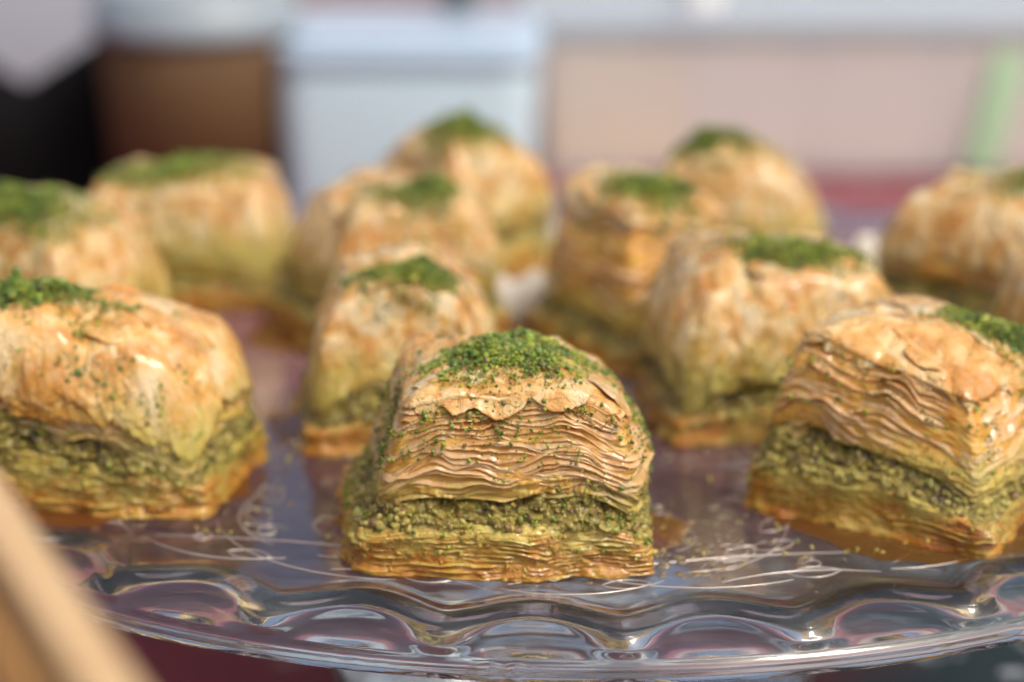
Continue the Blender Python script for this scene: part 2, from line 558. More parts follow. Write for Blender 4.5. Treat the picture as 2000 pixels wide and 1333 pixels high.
        P = s.warp(s.side(t, z, o))[kp]; sz = (.12 + 1.0*rng.beta(1.0, 8, n2))[kp]
        V, F = crumbs(P, sz, rng, T_BIG if s.res < 1.3 else T_SMALL)
        link('pastry_crumb', mesh_from('pastry_crumb', V, F), M_SOAK, s.root, 'stuff')
        V, F = join(parts)
        link('nut_crumb', mesh_from('nut_crumb', V, F), M_NUT, s.root, 'stuff')
        # --- core behind the thin sheets
        def dc(t, z):
            P = s.side(t, z, 0); x, y, zz = P[..., 0], P[..., 1], P[..., 2]
            hem = sst(hf+3.6, hf+1.2, zz)*sst(-.35, .35, noise(x*.14+q, y*.14, zz*.2, 23))
            return -.42 + .4*noise(x*.3+q, y*.3, zz*.6, 21) + .22*noise(x*.5+q, y*.5, zz*3, 22) + hem*(.75+.45*np.abs(noise(x*1.2, y*1.2+q, zz*1.4, 24))+.25*noise(x*2.6, y*2.6, zz*2.6, 25))
        He = hf + (H-hf)*s.edge_z
        s.shell('pastry_core', hf-.5, He-.6, dc, M_CORE, .2, .25)
        # --- separate phyllo sheets
        N = s.sheets
        nu = max(80, int(s.L/(.26*s.res)))
        t = np.linspace(0, 1, nu, endpoint=False)[:, None]
        px, py, nx, ny = s.bnd(t)
        nq = 7 if s.res < 1.5 else 4
        qq = (np.array([0, .25, .5, .7, .85, .95, 1.0]) if nq == 7 else np.array([0, .4, .93, 1.0]))[None, :]
        zend = He if s.drop is None else max(s.drop-1.0, hf+1)
        for k in range(N):
            f = (k + .35)/N
            ze = hf - .2 + (He - hf + .3)*f if s.drop is None else hf - .6 + (zend - hf + 2)*f
            wv = s.wave*(1.0 + .5*(1-f))
            kk = k*.22
            kk = k*.30
            W = wv*(1.0*noise(px*.13+q, py*.13, kk*.6, 41) + .80*noise(px*.30+q, py*.30, kk*1.2, 42) + .16*noise(px*.9+q, py*.9, kk*2.2, 43))
            # places where syrup glues the pile flat
            glue = sst(-.1, .35, noise(px*.11+q*2, py*.11, kk*.4, 44))
            W = W*(.35 + .65*glue) + 1.7*(zend-hf)/N*noise(px*.13+q, py*.13, k*.55, 51)
            out = -.05 + .75*noise(px*.17+q, py*.17, k*.8, 45) + .26*noise(px*.5, py*.5+q, k*1.7, 46) + .09*noise(px*2.0, py*2.0+q, k*3.1, 47) + .25*glue
            jag = noise(px*1.3+q, py*1.3, k*5.1, 48)
            out = out - .5*np.clip(jag-.5, 0, 1)
            flop = .55 + .75*noise(px*.09+q, py*.09, k*.9, 50)
            z = ze + W*qq + (1-qq)*1.3 - np.maximum(flop, -.1)*qq**3
            i = s.ins(ze + 0*z) + 5.0*(1-qq) - out*qq
            x = px*(s.wx-i)/s.wx; y = py*(s.wy-s.fi(i, ze))/s.wy
            T = np.stack(np.broadcast_arrays(x, y, z), -1)
            th = .05 + .02*noise(px, py, k*1.0, 49)
            B = T[:, ::-1].copy(); B[..., 2] -= th
            V = s.warp(np.concatenate([T, B], 1))
            me = mesh_from('phyllo_sheet', V.reshape(-1, 3), grid_faces(nu, 2*nq), flip=True)
            link('phyllo_sheet', me, M_SHEET, s.root)
            me.materials.append(M_EDGE_PALE)
            mi = np.zeros((nu, 2*nq-1), np.int32); mi[:, nq-2:nq+1] = 1
            me.polygons.foreach_set('material_index', mi.ravel())
        # --- crust sheets over the dome, torn at their rims
        nc = 3 if s.drop is None else (2 if s.res < 1.5 else 1)
        nr1 = max(14, int(26/s.res)); nr2 = max(12, int(30/s.res)) if s.drop is not None else max(8, int(12/s.res))
        cu = max(100, int(s.L/(.3*s.res)))
        t = np.linspace(0, 1, cu, endpoint=False)[:, None]
        px, py, nx, ny = s.bnd(t)
        iE = s.ins(He)
        for c in range(nc):
            rho = np.linspace(0.0, 1, nr1)[None, :]
            x1 = px*(s.wx-iE)/s.wx*rho; y1 = py*(s.wy-iE*s.fy)/s.wy*rho
            lift = .25 + .28*c
            z1 = s.top_z(rho) + lift + 0*x1
            zE = He if s.drop is None else s.drop
            ze = (zE + (1.3 if s.drop is None else .9)*noise(px*.17+q+c*9, py*.17, c*3., 61) + (.5 if s.drop is None else .45)*noise(px*.7+c*5, py*.7+q, 0, 62)
                  + s.frill*noise(px*2.1, py*2.1+q, c*2., 63) + (.0 if s.drop is None else .6)*c)
            ze = np.minimum(ze, He - .15) if s.drop is not None else np.minimum(ze - 1.0 + 1.1*c, He - .05)
            g = np.linspace(0, 1, nr2+1)[None, 1:]
            zz = He + (ze - He)*g
            px2, py2 = px + 0*g, py + 0*g
            depth = He - zz
            wr = (noise(px2*.30+q, py2*.30, zz*.22+c, 64)*.45 + noise(px2*.55+q, py2*.55, zz*.22+c, 65)*.48 + noise(px2*1.3+q, py2*1.3, zz*.5+c, 66)*.22 + .5*(.4-np.abs(noise(px2*.35+q, py2*.35+zz*.2, c*1., 60))))*(.4+.6*sst(0, 5, depth)) if s.drop is not None else 0*zz
            off = lift*1.2 + wr + (.5*sst(2, 9, depth) if s.drop is not None else 0)
            i2 = s.ins(zz) - off
            x2 = px2*(s.wx-i2)/s.wx; y2 = py2*(s.wy-s.fi(i2, zz))/s.wy
            x = np.concatenate([x1, x2], 1); y = np.concatenate([y1, y2], 1); z = np.concatenate([z1, zz], 1)
            rr = np.concatenate([rho + 0*x1, 1 + g + 0*x2], 1)
            # bubbles and creases in the baked skin
            bub = .55*noise(x*.22+q, y*.22, z*.1+c*1.5, 67) + .30*noise(x*.6+q, y*.6, z*.3, 68) + .7*(.35-np.abs(noise(x*.17+q, y*.17+z*.1, c*.3, 69)))*sst(0, .3, .35-np.abs(noise(x*.17+q, y*.17+z*.1, c*.3, 69))) + .10*noise(x*1.5+q, y*1.5, z, 70)
            fold = np.abs(noise(x*.10+q, y*.10+z*.05, c*.2, 87))**.6*1.5 + np.abs(noise(x*.21+q, y*.21+z*.1, c*.2, 88))**.6*.7 - .8
            z = z + (bub + s.crease*fold*sst(1.9, 1.3, rr))*sst(0, .2, rr + .2)
            T = np.stack([x, y, z], -1)
            B = T[:, ::-1].copy(); B[..., 2] -= .13; B[..., :2] *= .997
            V = s.warp(np.concatenate([T, B], 1))
            link('phyllo_crust', mesh_from('phyllo_crust', V.reshape(-1, 3), grid_faces(cu, V.shape[1]), flip=True), M_CRUST_NEAR if s.res < 1.3 else M_CRUST, s.root)
            if c == nc-1: s.lift = lift
        # --- torn flakes lifting off the crust
        for (t0, t1, r0, r1, lf) in s.flakes:
            a, b = np.meshgrid(np.linspace(0, 1, 34), np.linspace(0, 1, 20), indexing='ij')
            tt = t0 + (t1-t0)*(a + .10*noise(b*3, t0*9, 0, 81))
            rr = r0 + (r1-r0)*b*(.55+.45*np.sin(math.pi*a)**.5)*(1 + .16*noise(a*2.2, t0*20, 0, 82) + .05*noise(a*7, t0*20, 0, 83) + .03*noise(a*19, t0*20, 0, 86))
            px, py, nx, ny = s.bnd(tt)
            over = np.maximum(rr-1, 0)*min(s.wx, s.wy)
            rc_ = np.minimum(rr, 1)
            i = np.where(rr < 1, iE, np.maximum(iE - over*.6, 0))
            x = px*(s.wx-i)/s.wx*rc_ + nx*over*.3; y = py*(s.wy-i*s.fy)/s.wy*rc_ + ny*over*.3
            up = lf*(b**1.6)*np.sin(math.pi*np.clip(a*.8+.15, 0, 1))
            z = s.top_z(rc_) - over*1.1 + s.lift + .18 + up + .3*noise(x*.3+q, y*.3, 1, 84) + .12*noise(x*1.2+q, y*1.2, 1, 85)
            T = np.stack([x, y, z], -1); B = T[:, ::-1].copy(); B[..., 2] -= .1
            V = s.warp(np.concatenate([T, B], 1))
            link('phyllo_flake', mesh_from('phyllo_flake', V.reshape(-1, 3), grid_faces(34, 40, wrap_u=False), flip=False), M_CRUST_NEAR if s.res < 1.3 else M_CRUST, s.root)
        # --- ground pistachio heaped on top
        cx, cy, ax, ay = s.patch
        n = s.n_top
        def surf(x, y):
            i = s.ins(He); a, b = s.wx-i, s.wy-i*s.fy
            rho = (np.abs(x/a)**4 + np.abs(y/b)**4)**.25
            z = np.where(rho < 1, s.top_z(np.minimum(rho, 1)), 0)
            over = np.maximum(rho-1, 0)*min(a, b)
            # past the rim follow the side down
            z = np.where(rho >= 1, He - 1.7*over - .35*over**2, z)
            bub = .55*noise(x*.22+q, y*.22, z*.1, 67) + .30*noise(x*.6+q, y*.6, z*.3, 68) + .15 + s.crease*(np.abs(noise(x*.10+q, y*.10+z*.05, .4, 87))**.6*1.5 + np.abs(noise(x*.21+q, y*.21+z*.1, .4, 88))**.6*.7 - .8)
            return z + bub + s.lift + .1
        r = np.where(rng.uniform(0, 1, n) < .28, np.abs(rng.normal(0, 1.0, n)), np.abs(rng.normal(0, .48, n))); an = rng.uniform(0, 2*math.pi, n)
        x = cx + ax*r*np.cos(an); y = cy + ay*r*np.sin(an)
        dens = noise(x*.33+q, y*.33, 0, 71) + .5*noise(x*.9+q, y*.9, 0, 72)
        keep = ((dens > -.7 + 1.3*(r-.4)) | (rng.uniform(0, 1, n) < .24)) & (np.abs(x) < s.wx-1.2) & (np.abs(y) < s.wy-1.0)
        x, y, r = x[keep], y[keep], r[keep]
        heap = s.heap*np.clip(1-r*1.1, 0, 1)*1.6*rng.uniform(0, 1, len(x))
        sz = .08 + .50*rng.beta(1.0, 6.5, len(x)) + .4*(rng.uniform(0, 1, len(x)) > .994)*(r < .5)
        P = s.warp(np.stack([x, y, surf(x, y)], -1)); P[:, 2] += heap*(.8 + .5*noise(x*.4+q, y*.4, 0, 73)) + sz*.3
        big = sz > .30
        V, F = join([crumbs(P[big], sz[big], rng, T_BIG), crumbs(P[~big], sz[~big], rng, T_SMALL)])
        link('pistachio_topping', mesh_from('pistachio_topping', V, F), M_TOPPING, s.root, 'stuff')
        # --- pistachio crumbs caught on the faces
        n = s.n_side
        t = rng.uniform(0, 1, n); z = np.where(rng.uniform(0, 1, n) < .75, He + .5 - (He-hf)*rng.beta(1.0, 1.8, n), rng.uniform(3, hf, n))
        cl = noise(t*14+q, z*.25, 0, 75)
        k = cl > -.25
        t, z = t[k], z[k]
        P = s.warp(s.side(t, z, rng.uniform(.25, .7, len(t))))
        sz = .08 + .45*rng.beta(1.0, 6, len(t))
        V, F = crumbs(P, sz, rng, T_BIG if s.res < 1.5 else T_SMALL)
        link('pistachio_crumb', mesh_from('pistachio_crumb', V, F), M_TOPPING, s.root, 'stuff')

Piece(-1.2, 307.5, -1, 20.6, 16, 27.0, 7.4, 12.8, gap=1.7, droop=3.0, arch=3.4, crest=0, heap=1.0, skew=-.13, tilt=(-.03, 0), seed=3, waist=1.8, inset=6.6, dome=2.3, sheets=28, edge_z=.86, fy=.5,
      flakes=((.02, .09, .75, 1.12, .25), (.155, .235, .6, 1.12, .3), (.77, .86, .7, 1.14, .3), (.84, .93, .6, 1.08, .3), (.90, .99, .7, 1.16, .3), (.24, .33, .8, 1.15, .4)), patch=(0, -4, 19, 11),
      n_top=11500, n_side=3600, n_fill=6000, wave=.9,
      label='front baklava piece with thin layers splayed and bright green pistachio heap, nearest the plate rim')
Piece(60, 321, -33, 18.8, 17, 27.3, 8.0, 13.2, tilt=(-.17, .02), seed=8, waist=2.4, inset=7, dome=2.3, sheets=24, edge_z=.84, fy=.7,
      flakes=((.36, .52, .3, .9, 2.2), (.14, .24, .5, 1.1, .4), (.27, .36, .6, 1.1, .4), (.9, .99, .5, 1.0, .8)), patch=(8, 7, 11, 7),
      n_top=6000, n_side=1400, n_fill=4500, wave=1.3,
      label='baklava piece at front right turned cornerwise, wavy open layers sloping down to the right')
Piece(-64.5, 329.5, -5, 22.5, 13.5, 28.5, 8.5, 15, skew=.12, flakes=((.05, .2, .3, 1.05, .3), (.24, .4, .2, 1.0, .5), (.9, 1.0, .3, 1.0, .4)), seed=12, crease=1.3, gap=2.4, waist=.6,
      inset=7.0, edge_z=0.8, tilt=(-.09, 0), drop=17, sheets=10, wave=1.0, frill=.6, patch=(-7, -3.5, 18, 10.5), n_top=10000, n_side=2600, n_fill=4500,
      label='baklava piece at front left with smooth golden crust and dark gap above its filling')
Piece(-18.5, 358, 2, 15.5, 16, 27, 5.5, 9.8, seed=17, frill=0.7, edge_z=0.86, waist=1.0, drop=11, sheets=4, res=1.5, wave=.8, patch=(2, -8.5, 18, 11.5), n_top=6000, n_side=500,
      n_fill=900, inset=7, label='narrow baklava piece directly behind the front centre one, green crumbs across its top')
Piece(42.5, 364, 7, 20, 17, 28.5, 6, 11, seed=21, gap=2.2, edge_z=0.86, waist=.8, drop=11.5, sheets=4, res=1.5, wave=.9, frill=1.1, patch=(2, -4.5, 15, 10.5), n_top=7500, n_side=350,
      n_fill=900, inset=7, label='wide baklava piece behind the front right one, pale fringe hanging over its filling')
Piece(-84, 394, -24, 19, 17, 29.5, 6, 10, seed=24, edge_z=0.84, heap=2.4, tilt=(-.1, 0), drop=13, sheets=6, res=2.0, wave=.9, patch=(0, -7.5, 24, 16.5), n_top=11000, n_side=900,
      n_fill=350, inset=7, label='baklava piece at the left edge, green crumbs down its side, behind the front left one')
Piece(-64.5, 438, -6, 21, 15, 25, 4.5, 7.5, seed=29, edge_z=0.86, drop=10, sheets=4, res=2.4, patch=(0, -3.5, 25, 14.5), n_top=6500, n_side=300,
      n_fill=300, inset=6.5, label='long blurred baklava piece at back left in front of the brown paper cup')
Piece(-23, 411, 24, 18, 17, 28, 6, 11, seed=33, gap=2.2, edge_z=0.84, tilt=(.08, .05), drop=14, sheets=6, res=2.0, wave=.9, patch=(5, -10.5, 18, 14.5), n_top=6500, n_side=400,
      n_fill=350, inset=8, waist=2.5, label='blurred baklava piece in the middle of the plate, corner turned left with shaded underside')
Piece(-11, 459, 36, 17, 16, 29, 6, 10, seed=37, heap=2.2, tilt=(.12, 0), drop=12, sheets=4, res=2.4, patch=(1, -2.5, 15, 13.5), n_top=6500, n_side=100,
      n_fill=250, inset=9, dome=2.0, edge_z=0.72, label='tallest looking baklava piece at the back centre with a pointed green heap')
Piece(24, 403, 28, 16.5, 16.5, 29.5, 6, 10, seed=41, gap=2.2, edge_z=0.86, tilt=(-.08, 0), sheets=14, res=1.8, wave=1.0, patch=(0, -6.5, 16, 16.5), n_top=7000, n_side=200,
      n_fill=350, inset=6, label='baklava piece right of the middle with its dark shaded left face showing')
Piece(46, 450, -14, 19, 15, 26, 5, 9, seed=46, tilt=(-.10, 0), drop=12, sheets=4, res=2.4, patch=(-7, -4.5, 19, 15.5), n_top=6000, n_side=100,
      n_fill=250, inset=8, edge_z=0.78, label='blurred baklava piece at the back right, orange end facing the pink tub contents')
Piece(91, 412, -34, 21, 18, 29, 7, 14, seed=49, gap=2.2, edge_z=0.82, drop=17, sheets=5, res=2.4, patch=(8, -4.5, 16, 13.5), n_top=2500, n_side=200,
      n_fill=300, inset=8, waist=2.5, label='brown baklava piece at the far right edge with a dark shaded face')
Piece(99.5, 366, 12, 17, 16, 27, 6, 10, seed=53, edge_z=0.84, drop=12, sheets=4, res=2.2, patch=(2, -2.5, 10, 9.5), n_top=1500, n_side=100,
      n_fill=300, label='baklava piece cut off by the right picture edge, only a pale sliver showing')

# ------------------------------------------------------------------ glass plate
def mat_glass():
    m = NT('clear_pressed_glass')
    m.p(Base_Color=(.92, .975, .99), Roughness=.045, Transmission_Weight=1.0, IOR=1.5)
    n = m.bump(m.noise(m.mm(rnd=False), .06, 2), 1.0, .25)
    m.l(n, m.b.inputs['Normal'])
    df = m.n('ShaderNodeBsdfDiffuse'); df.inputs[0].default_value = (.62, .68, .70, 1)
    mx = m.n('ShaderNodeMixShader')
    sky_film = m.rng(m.noise(m.mm((.5, 1, 1), rnd=False), .12, 5, .65, 1.0), .42, .72, .008, .05)      # uneven pale film painted in for sky reflected by the glass
    m.l(sky_film, mx.inputs[0]); m.l(m.b.outputs[0], mx.inputs[1]); m.l(df.outputs[0], mx.inputs[2])
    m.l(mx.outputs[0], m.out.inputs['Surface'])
    return m.m
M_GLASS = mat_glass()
PX, PY, PR = 11.3, 401.0, 132.0
NS = 33
def build_plate():
    root = empty('glass_plate', PX, PY, 0)
    tag(root, 'round clear pressed glass cake plate with scalloped rim carrying all the baklava', 'plate')
    n = 1536
    th = np.linspace(0, 2*math.pi, n, endpoint=False)[:, None]
    u = (th*NS/(2*math.pi) + .1125) % 1
    hump = (.5-.5*np.cos(2*math.pi*u))**.72           # rounded arch, narrower valley
    rr = 124.8 - 5.2*hump                               # ridge radius: arches bulge to the centre
    # top side, from centre outwards
    rows = []
    def row(r, z): rows.append((r + 0*th, z + 0*th))
    for r in (0, 20, 45, 75, 95, 108): row(r, -.02)
    row(rr-7.5, -.02); row(rr-5.4, .03); row(rr-4.0, .18); row(rr-2.6, .40); row(rr-1.2, .64); row(rr+.2, .76)
    row(rr+1.5, .64); row(rr+2.6, .3); row(rr+3.6, -.15)
    fr = 129.6
    for k in (.25, .5, .75, 1): 
        row((rr+3.6)*(1-k)+fr*k, -.2-1.5*k + .08*hump*math.sin(math.pi*k))
    row(130.4, -2.1); row(131.1, -2.6); row(131.7, -3.3); row(132.0, -4.1); row(132.0, -4.8); row(131.7, -5.3); row(131.2, -5.5); row(130.6, -5.4)
    fl = .16*np.sin(th*NS*7)*np.clip(np.sin(math.pi*u)*1.6-.7, 0, 1)*sst(-.2, .3, noise(np.cos(th)*9, np.sin(th)*9, 0, 91))
    row(130.0, -5.1+fl); row(129.6, -4.8+fl); row(129.2, -4.6+fl*1.2); row(128.8, -4.3+fl); row(128.4, -4.0)
    row(rr+3.4, -3.2); row(rr+1.6, -2.75); row(rr+.2, -2.55); row(rr-1.6, -2.75); row(rr-4.4, -3.2)
    row(108, -3.3); row(80, -3.3); row(60, -3.3); row(46, -3.3)
    V = np.stack([np.concatenate([r for r, z in rows], 1), np.concatenate([z for r, z in rows], 1)], -1)
    # smooth resampling along the profile
    k = V.shape[1]; m = np.linspace(0, k-1, (k-1)*3+1)
    def cr(A):
        i = np.clip(np.floor(m).astype(int), 0, k-2); f = m-i
        p0, p1, p2, p3 = A[:, np.maximum(i-1, 0)], A[:, i], A[:, i+1], A[:, np.minimum(i+2, k-1)]
        lin = p1*(1-f)+p2*f
        c = .5*(2*p1 + (p2-p0)*f + (2*p0-5*p1+4*p2-p3)*f*f + (3*p1-p0-3*p2+p3)*f**3)
        return np.where((i < 6) | (i > k-6), lin, c)
    Rr, Z = cr(V[..., 0]), cr(V[..., 1])
    P = np.stack([Rr*np.cos(th), Rr*np.sin(th), Z], -1)
    # foot: profile continues down from the underside (same skin, so the plate is one solid)
    foot = [(40, -3.6), (30, -5), (20, -9), (13, -18), (12, -32), (16, -44), (30, -53), (44, -57), (46, -59), (45, -60), (30, -59.6), (0, -58.5)]
    FP = np.stack([np.stack([r*np.cos(th[:, 0]), r*np.sin(th[:, 0]), np.full(n, z)], -1) for r, z in foot], 1)
    P = np.concatenate([P, FP], 1)
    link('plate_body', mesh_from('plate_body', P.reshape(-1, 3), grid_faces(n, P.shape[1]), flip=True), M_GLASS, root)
    # raised floral relief near the rim: one vine motif, repeated
    def spiral(x, y, a0, r0, turns, s=1):
        a = np.linspace(0, turns*2*math.pi, 26)
        r = r0*(1-.75*a/a[-1])
        return np.stack([x + r*np.cos(a0+s*a), y + r*np.sin(a0+s*a)], -1)
    def arc(p, q_, bend, n=26):
        p, q_ = np.array(p, float), np.array(q_, float); t = np.linspace(0, 1, n)[:, None]
        nn = np.array([-(q_-p)[1], (q_-p)[0]])
        return p + (q_-p)*t + nn*bend*4*t*(1-t)
    def leaf(p, q_, b=.22):
        return np.concatenate([arc(p, q_, b, 14), arc(q_, p, b, 14)[1:]])
    # motif coordinates: x along the rim (mm), y inwards
    lines = [arc((-26, 3), (26, 9), .10, 40), arc((-22, 12), (14, 2), -.12, 34), arc((0, 7), (22, 22), -.15), arc((-8, 8), (-24, 24), .16),
             arc((-27, 1.5), (-4, 4.5), -.12), arc((4, 3), (27, 1), .12),
             spiral(-12, 12.5, .4, 2.6, 1.4), spiral(9, 13.5, 2.2, 2.8, 1.3, -1), spiral(19, 7, 1, 2.2, 1.4), spiral(-20, 6, 2.5, 2.0, 1.3, -1),
             leaf((2, 8), (10, 10)), leaf((6, 10), (13, 15)), leaf((12, 14), (20, 15)), leaf((-10, 11), (-17, 13)), leaf((-14, 15), (-21, 19)),
             leaf((14, 4), (22, 3.5)), leaf((-6, 4), (-13, 3.2)), leaf((0, 15), (4, 23)), leaf((-2, 14), (-7, 21)),
             spiral(0, 27, 0, 3.2, 1.2), leaf((16, 20), (24, 24)), leaf((-18, 23), (-26, 27))]
    tubes = []
    for ln in lines:
        rad = 115.5 - ln[:, 1]; a = ln[:, 0]/115.5
        pth = np.stack([rad*np.sin(a), -rad*np.cos(a), np.full(len(ln), .10)], -1)
        tubes.append(tube(pth, .09*np.sin(np.linspace(.3, math.pi-.3, len(ln))) + .03, 6, .9))
    V, F = join(tubes)
    me = mesh_from('relief_vine', V, F)
    me.materials.append(M_RELIEF)
    for k in range(13):
        o = bpy.data.objects.new('relief_vine', me); col.objects.link(o); o.parent = root
        o.rotation_euler = (0, 0, 2*math.pi*k/13 + .12)
    return root
def mat_relief():
    m = NT('relief_glass_lines')
    m.p(Base_Color=(.95, .86, .78), Roughness=.08, Transmission_Weight=.6, Metallic=.2, IOR=1.55, Specular_IOR_Level=.8)
    return m.m
M_RELIEF = mat_relief()
build_plate()

# syrup film, drops and crumbs that fell on the plate
def mat_syrup():
    m = NT('sugar_syrup')
    m.p(Base_Color=(.95, .75, .42), Roughness=.04, Transmission_Weight=.9, IOR=1.46)
    return m.m
M_SYRUP = mat_syrup()
M_PUDDLE = NT('amber_syrup_and_shade').p(Base_Color=(.60, .26, .06), Roughness=.05, Transmission_Weight=.85, IOR=1.46).m  # browned so dark reflections between the pieces sit in the syrup colour
rng = np.random.default_rng(77)
def puddle(x, y, a, b, name='syrup_puddle', h=.35):
    n = 64
    th = np.linspace(0, 2*math.pi, n, endpoint=False)[:, None]
    r = 1 + .16*noise(np.cos(th)*1.8+a, np.sin(th)*1.8+b, 0, 5) + .1*noise(np.cos(th)*5+x, np.sin(th)*5, 0, 6)
    g = np.array([0, .4, .7, .88, .97, 1.0])[None, :]
    hh = np.array([1, 1, .95, .75, .4, .02])[None, :]*h
    V = np.stack([x + a*r*g*np.cos(th), y + b*r*g*np.sin(th), .03 + hh + 0*th], -1)
    return V.reshape(-1, 3), grid_faces(n, 6)[:, ::-1]
for (x, y, rz, a, b, lb) in ((-1, 307.5, 0, 24.5, 19.6, 'amber syrup puddle spreading round the foot of the front centre piece'),
                             (-64.5, 329.5, -5, 26, 17, 'amber syrup puddle round the foot of the front left piece'),
                             (60, 321, -33, 24, 21.5, 'amber syrup puddle round the foot of the front right piece'),
                             (-18.5, 358, 2, 21, 20, 'syrup puddle under the narrow piece behind the front centre one'),
                             (42.5, 364, 7, 24, 20.5, 'syrup puddle under the wide piece with the pale fringe'),
                             (-64.5, 438, -6, 27, 19, 'syrup puddle, browned for the shade on the glass, under the long blurred piece at back left'),
                             (25, 402, 28, 23, 22, 'syrup puddle, browned for the shade on the glass, under the piece with the dark left face'),
                             (-84, 394, -24, 24, 21, 'syrup puddle, browned for the shade on the glass, under the piece at the left edge'),
                             (-22, 411, 24, 24, 22, 'syrup puddle, browned for the shade on the glass, under the blurred piece in the middle of the plate')):
    V, F = puddle(0, 0, a, b, h=.45)
    o = link('syrup_puddle', mesh_from('syrup_puddle', V, F), M_PUDDLE)
    o.location = (x*S, y*S, 0); o.rotation_euler = (0, 0, R(rz))
    tag(o, lb, 'syrup', 'syrup puddles on the plate')
dr = []
for k in range(260):
    a = rng.uniform(0, 2*math.pi); r = 112*math.sqrt(rng.uniform(.15, 1))
    x, y = PX + r*math.cos(a), PY + r*math.sin(a)
    s_ = rng.uniform(.25, .8)
    dr.append(puddle(x, y, s_*1.2, s_, h=s_*.45))
for k in range(70):
    x, y = rng.normal(27, 5), rng.normal(302, 8)
    s_ = rng.uniform(.25, .7); dr.append(puddle(x, y, s_*1.2, s_, h=s_*.5))
V, F = join(dr)
tag(link('syrup_drops', mesh_from('syrup_drops', V, F), M_SYRUP), 'tiny clear syrup drops scattered on the glass plate', kind='stuff')
n = 1100
ctr = np.array([(0, 310), (58, 321), (-57, 329), (-16, 359), (44, 364), (-80, 397), (-23, 412), (26, 405)])
c = ctr[rng.integers(0, len(ctr), n)]; a = rng.uniform(0, 2*math.pi, n); rd = 19 + np.abs(rng.normal(0, 3.2, n)) + 3*np.abs(np.sin(2*a))
P = np.stack([c[:, 0] + rd*np.cos(a), c[:, 1] + rd*np.sin(a), np.full(n, .25)], -1)
sz = .16 + .4*rng.beta(1.2, 5, n); P[:, 2] = sz*.7
sz = np.where(rng.uniform(0, 1, n) > .97, sz*2, sz)
P = P[(np.hypot(P[:, 0]-PX, P[:, 1]-PY) < 110)]
V, F = crumbs(P, sz[:len(P)], rng, T_BIG)
tag(link('fallen_crumbs', mesh_from('fallen_crumbs', V, F), M_NUT), 'pistachio and pastry crumbs fallen on the plate around the pieces', kind='stuff')

# one loose pale phyllo flake, two more added to imitate glints on the plate
M_FLAKE = NT('pale_phyllo_and_glint').p(Base_Color=(.86, .82, .70), Roughness=.4, Coat_Weight=.6).m
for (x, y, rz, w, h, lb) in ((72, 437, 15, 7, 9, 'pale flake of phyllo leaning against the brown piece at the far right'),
                             (9, 452, -20, 9, 8, 'added white flake in place of a reflection on the glass between the two back pieces'),
                             (1.5, 420, 10, 8, 7, 'added white flake in place of a reflection on the glass beside the middle piece')):
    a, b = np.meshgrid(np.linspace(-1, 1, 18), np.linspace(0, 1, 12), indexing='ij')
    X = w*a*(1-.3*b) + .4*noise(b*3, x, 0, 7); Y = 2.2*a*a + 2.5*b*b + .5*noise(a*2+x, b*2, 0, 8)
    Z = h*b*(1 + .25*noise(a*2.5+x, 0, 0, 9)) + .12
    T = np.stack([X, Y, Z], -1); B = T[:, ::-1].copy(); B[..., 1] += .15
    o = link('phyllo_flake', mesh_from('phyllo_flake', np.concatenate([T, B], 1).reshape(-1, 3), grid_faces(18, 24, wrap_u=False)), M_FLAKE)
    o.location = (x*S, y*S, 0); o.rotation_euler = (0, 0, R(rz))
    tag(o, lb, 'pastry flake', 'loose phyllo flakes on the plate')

# ------------------------------------------------------------------ table
TZ = -60.0
def mat_cloth():
    m = NT('red_patterned_cloth')
    v = m.mm(rnd=False)
    sp = m.n('ShaderNodeSeparateXYZ'); m.l(v, sp.inputs[0])
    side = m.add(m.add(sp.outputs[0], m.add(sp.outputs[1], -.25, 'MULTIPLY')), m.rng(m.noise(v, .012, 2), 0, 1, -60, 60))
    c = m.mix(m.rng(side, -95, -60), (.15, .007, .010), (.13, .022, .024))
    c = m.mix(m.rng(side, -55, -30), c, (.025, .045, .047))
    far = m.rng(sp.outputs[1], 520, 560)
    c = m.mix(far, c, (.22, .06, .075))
    motif = m.noise(v, .05, 2, .5, 1.5)
    mk = m.rng(motif, .64, .68, 0, .8)
    mk = m.add(mk, m.rng(sp.outputs[0], -60, 20), 'MULTIPLY')
    c = m.mix(mk, c, (.62, .64, .68))
    m.p(Base_Color=c, Roughness=.55)
    n = m.bump(m.noise(v, 1.2, 2), .2, .4)
    m.l(n, m.b.inputs['Normal'])
    return m.m
def plane(name, x0, x1, y0, y1, z, mat, nx=40, ny=40, amp=0):
    X, Y = np.meshgrid(np.linspace(x0, x1, nx), np.linspace(y0, y1, ny), indexing='ij')
    Z = z + amp*noise(X*.01, Y*.01, 0, 3)
    return link(name, mesh_from(name, np.stack([X, Y, Z], -1).reshape(-1, 3), grid_faces(nx, ny, wrap_u=False)), mat)
tag(plane('table', -1500, 1500, -300, 1500, TZ, mat_cloth()), 'table under a dark red patterned cloth', kind='structure')
def simple(name, c, rough=.5, var=.12, sc=.02, **kw):
    m = NT(name)
    k = m.noise(m.mm(rnd=False), sc, 4, .6)
    m.p(Base_Color=m.mix(k, tuple(a*(1-var) for a in c), tuple(min(1, a*(1+var)) for a in c)), Roughness=rough, **kw)
    return m.m
tag(plane('ground', -20000, 20000, -20000, 20000, -800, simple('paving', (.30, .29, .28), .9, .3, .002)), 'pale paving far below the table', kind='structure')

# ------------------------------------------------------------------ background things on the table
def obj(name, VF, mat, parent, **kw):
    return link(name, mesh_from(name, *VF), mat, parent, **kw)

